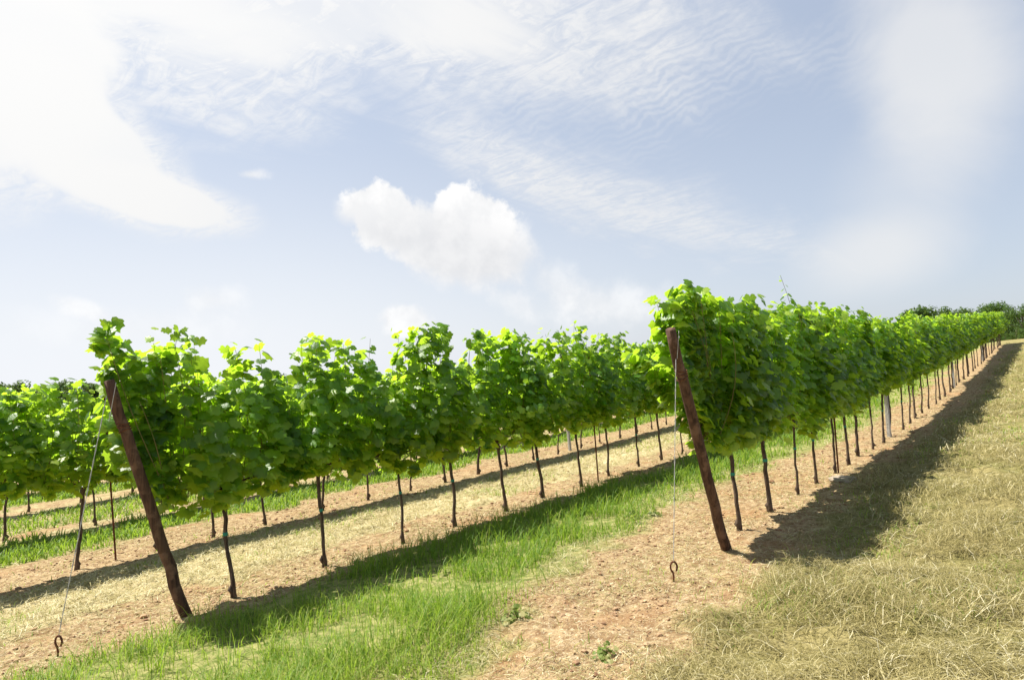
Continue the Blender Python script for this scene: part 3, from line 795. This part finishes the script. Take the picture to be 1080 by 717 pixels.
h4 = blades(x, y, rng.uniform(.015, .11, n)*rng.uniform(.5, 1, n), rng.uniform(.002, .0045, n)*far(x, y), 0, lie=rng.uniform(.0, .016, n), tint=np.clip(rng.normal(.48, .33, n), 0, 1), zo=.004, curl=rng.normal(0, .15, n))
stuff('straw_litter', [h4], M_HAY, 'short straw and stalk litter scattered on the bare soil strips', 'straw')
# soil clods on the bare strips
bm = bmesh.new(); bmesh.ops.create_icosphere(bm, subdivisions=1, radius=1)
cv = np.array([v.co for v in bm.verts]); cf = np.array([[v.index for v in f.verts] for f in bm.faces]); bm.free()
x, y = scatter(1, 22, 1.3, 9.3, 600, lambda a, b_: np.clip(zones(a, b_)[2]*ss(fbm(a*1.3, b_*1.3+5, 3), .3, .6), 0, 1), 4.5); n = len(x)
sz = rng.gamma(1.5, .003, n)+.002; sz = np.minimum(sz, .028)*np.clip(far(x, y)**.4, 1, 2)
V = cv[None]*rng.uniform(.6, 1.25, (n, len(cv), 1))*sz[:, None, None]*np.array([1, 1, .65]); V[:, :, 0] += x[:, None]; V[:, :, 1] += y[:, None]; V[:, :, 2] += (gz(x, y)+sz*.3)[:, None]
cm, t, b, out = new_mat('soil_clod'); tn = t.attr('tint').outputs['Fac']
t.put(b.inputs['Base Color'], t.mix(tn, c4(.20, .10, .05), c4(.46, .31, .17))); b.inputs['Roughness'].default_value = .95
o = link('soil_clods', mesh_np('soil_clods', V.reshape(-1, 3), (cf[None]+(np.arange(n)*len(cv))[:, None, None]).reshape(-1, 3), cm, {'tint': np.repeat(rng.random(n), len(cv))}))
tag(o, 'crumbly reddish soil clods on the bare strips under the vines', 'soil', None, 'stuff')

# ------------------------------------------------------------------ far trees
def tree_meshes(seed, H, wid, nleaf=6500, blobs=16, low=.10):
    r_ = np.random.default_rng(seed)
    parts = [tube_np([(0, 0, -.4), (.03*H*r_.normal(), .02, H*.25), (.03*H*r_.normal(), 0, H*.55), (0, 0, H*.8)], [H*.03, H*.022, H*.014, H*.005], 8, True, 0, .1, seed)]
    C = []
    for k in range(blobs):
        a = r_.uniform(0, 2*pi); f = r_.uniform(low, .92); rr = wid*(.2+.8*sin(pi*min(1, f*.8+.15)))*r_.uniform(.3, .95)
        c = np.array([rr*cos(a), rr*sin(a), H*f]); C.append((c, wid*r_.uniform(.22, .46)))
        s0 = np.array([0, 0, H*max(.12, f*.6)]); parts.append(tube_np([s0, (s0+c)/2+(0, 0, .04*H), c], [H*.011, H*.007, H*.002], 5, False))
    tv, tf = join_np(parts)
    per = nleaf//blobs
    P, Nn = [], []
    for c, br in C:
        d = r_.normal(0, 1, (per, 3)); d /= np.linalg.norm(d, axis=1, keepdims=True)
        P.append(c+d*(br*r_.uniform(.35, 1.1, (per, 1)))*np.array([1, 1, .8])); Nn.append(d+r_.normal(0, .6, (per, 3)))
    P = np.vstack(P); Nn = np.vstack(Nn); n = len(P)
    Nn /= np.linalg.norm(Nn, axis=1, keepdims=True)
    A = np.cross(Nn, r_.normal(0, 1, (n, 3))); A /= np.linalg.norm(A, axis=1, keepdims=True); B = np.cross(Nn, A)
    s = (H*.022*r_.uniform(.6, 1.5, n))[:, None]
    V = np.stack([P-A*s, P+B*s*.55-A*s*.1, P+A*s, P-B*s*.6+A*s*.15], 1).reshape(-1, 3)
    Q = np.arange(4*n).reshape(-1, 4)
    return mesh_np('tree_trunk', tv, tf, M_TBARK, smooth=True), mesh_np('tree_crown', V, Q, M_TREE, {'tint': np.repeat(np.clip(r_.normal(.4, .25, n), 0, 1), 4)})
TM = [tree_meshes(50+k, 6.0, w_, 6500, bl) for k, (w_, bl) in enumerate(((2.6, 22), (3.1, 26), (2.1, 18)))]
BM_ = tree_meshes(77, 2.0, 1.3, 1500, 12, .08)
def place_tree(px_, top_y, dist, label, group, kind=None, name='tree', cat='tree'):
    v = ray(px_, top_y); k = dist/np.hypot(v[0], v[1])
    x, y = v[0]*k, v[1]*k; zt_ = v[2]*k+EYE; zb_ = float(tz(x, y))
    Hh = zt_-zb_
    mm = (BM_ if name == 'bush' else TM[kind]); base = 2.0 if name == 'bush' else 6.0
    t_ = empty(name, (x, y, zb_), random.uniform(0, 6)); s_ = Hh/base*.98
    t_.scale = (s_*random.uniform(1, 1.25),)*2+(s_,)
    link('trunk', mm[0], t_); link('crown', mm[1], t_)
    tag(t_, label, cat, group)
g1 = 'trees beyond the far end of the rows'
for (px_, ty, dd, kd, lb) in [(962, 325, 100, 2, 'small dark tree peeping over the right row, farthest left of the hilltop trees'), (977, 325, 102, 0, 'small dark tree top just right of the leftmost hilltop tree'),
        (990, 327, 108, 1, 'low dark tree top showing above the middle of the far right row'), (1004, 327, 100, 2, 'thin dark tree top above the far right row, left of a gap'),
        (1019, 327, 104, 0, 'airy tree top standing between gaps above the far right row'), (1034, 327, 98, 1, 'low tree crown over the very end of the right row'),
        (1047, 321, 92, 0, 'taller airy tree rising just past the end of the right row'), (1061, 325, 84, 1, 'dense dark tree behind the yellow bush at the row end'),
        (1076, 323, 80, 1, 'big dark green tree at the right edge of the picture'), (1094, 322, 78, 0, 'dark green tree cut off beyond the right edge'), (1112, 324, 80, 1, 'dark tree past the right edge, outermost')]:
    place_tree(px_, ty-1.5, dd, lb, g1, kd)
for (px_, ty, dd, lb) in [(1071, 345, 56, 'sunny yellow green bush at the end of the grass track'), (1083, 347, 54, 'low light green bush at the right edge beyond the dry grass'), (1060, 352, 60, 'small shaded bush tucked behind the end of right row')]:
    place_tree(px_, ty, dd, lb, 'bushes at the end of the grass track', None, 'bush', 'bush')
for i, px_ in enumerate((-60, -35, -12, 10, 30, 46, 62, 78, 92, 108, 126, 150, 180, 215, 250, 290)):
    place_tree(px_, 404+random.uniform(-2, 3)-max(0, px_-90)*.05, 135+random.uniform(-8, 12), 'hazy distant tree on the skyline behind the left vine row', 'far trees behind the left rows', i % 3)
print('vines', VINES, 'grass ok')
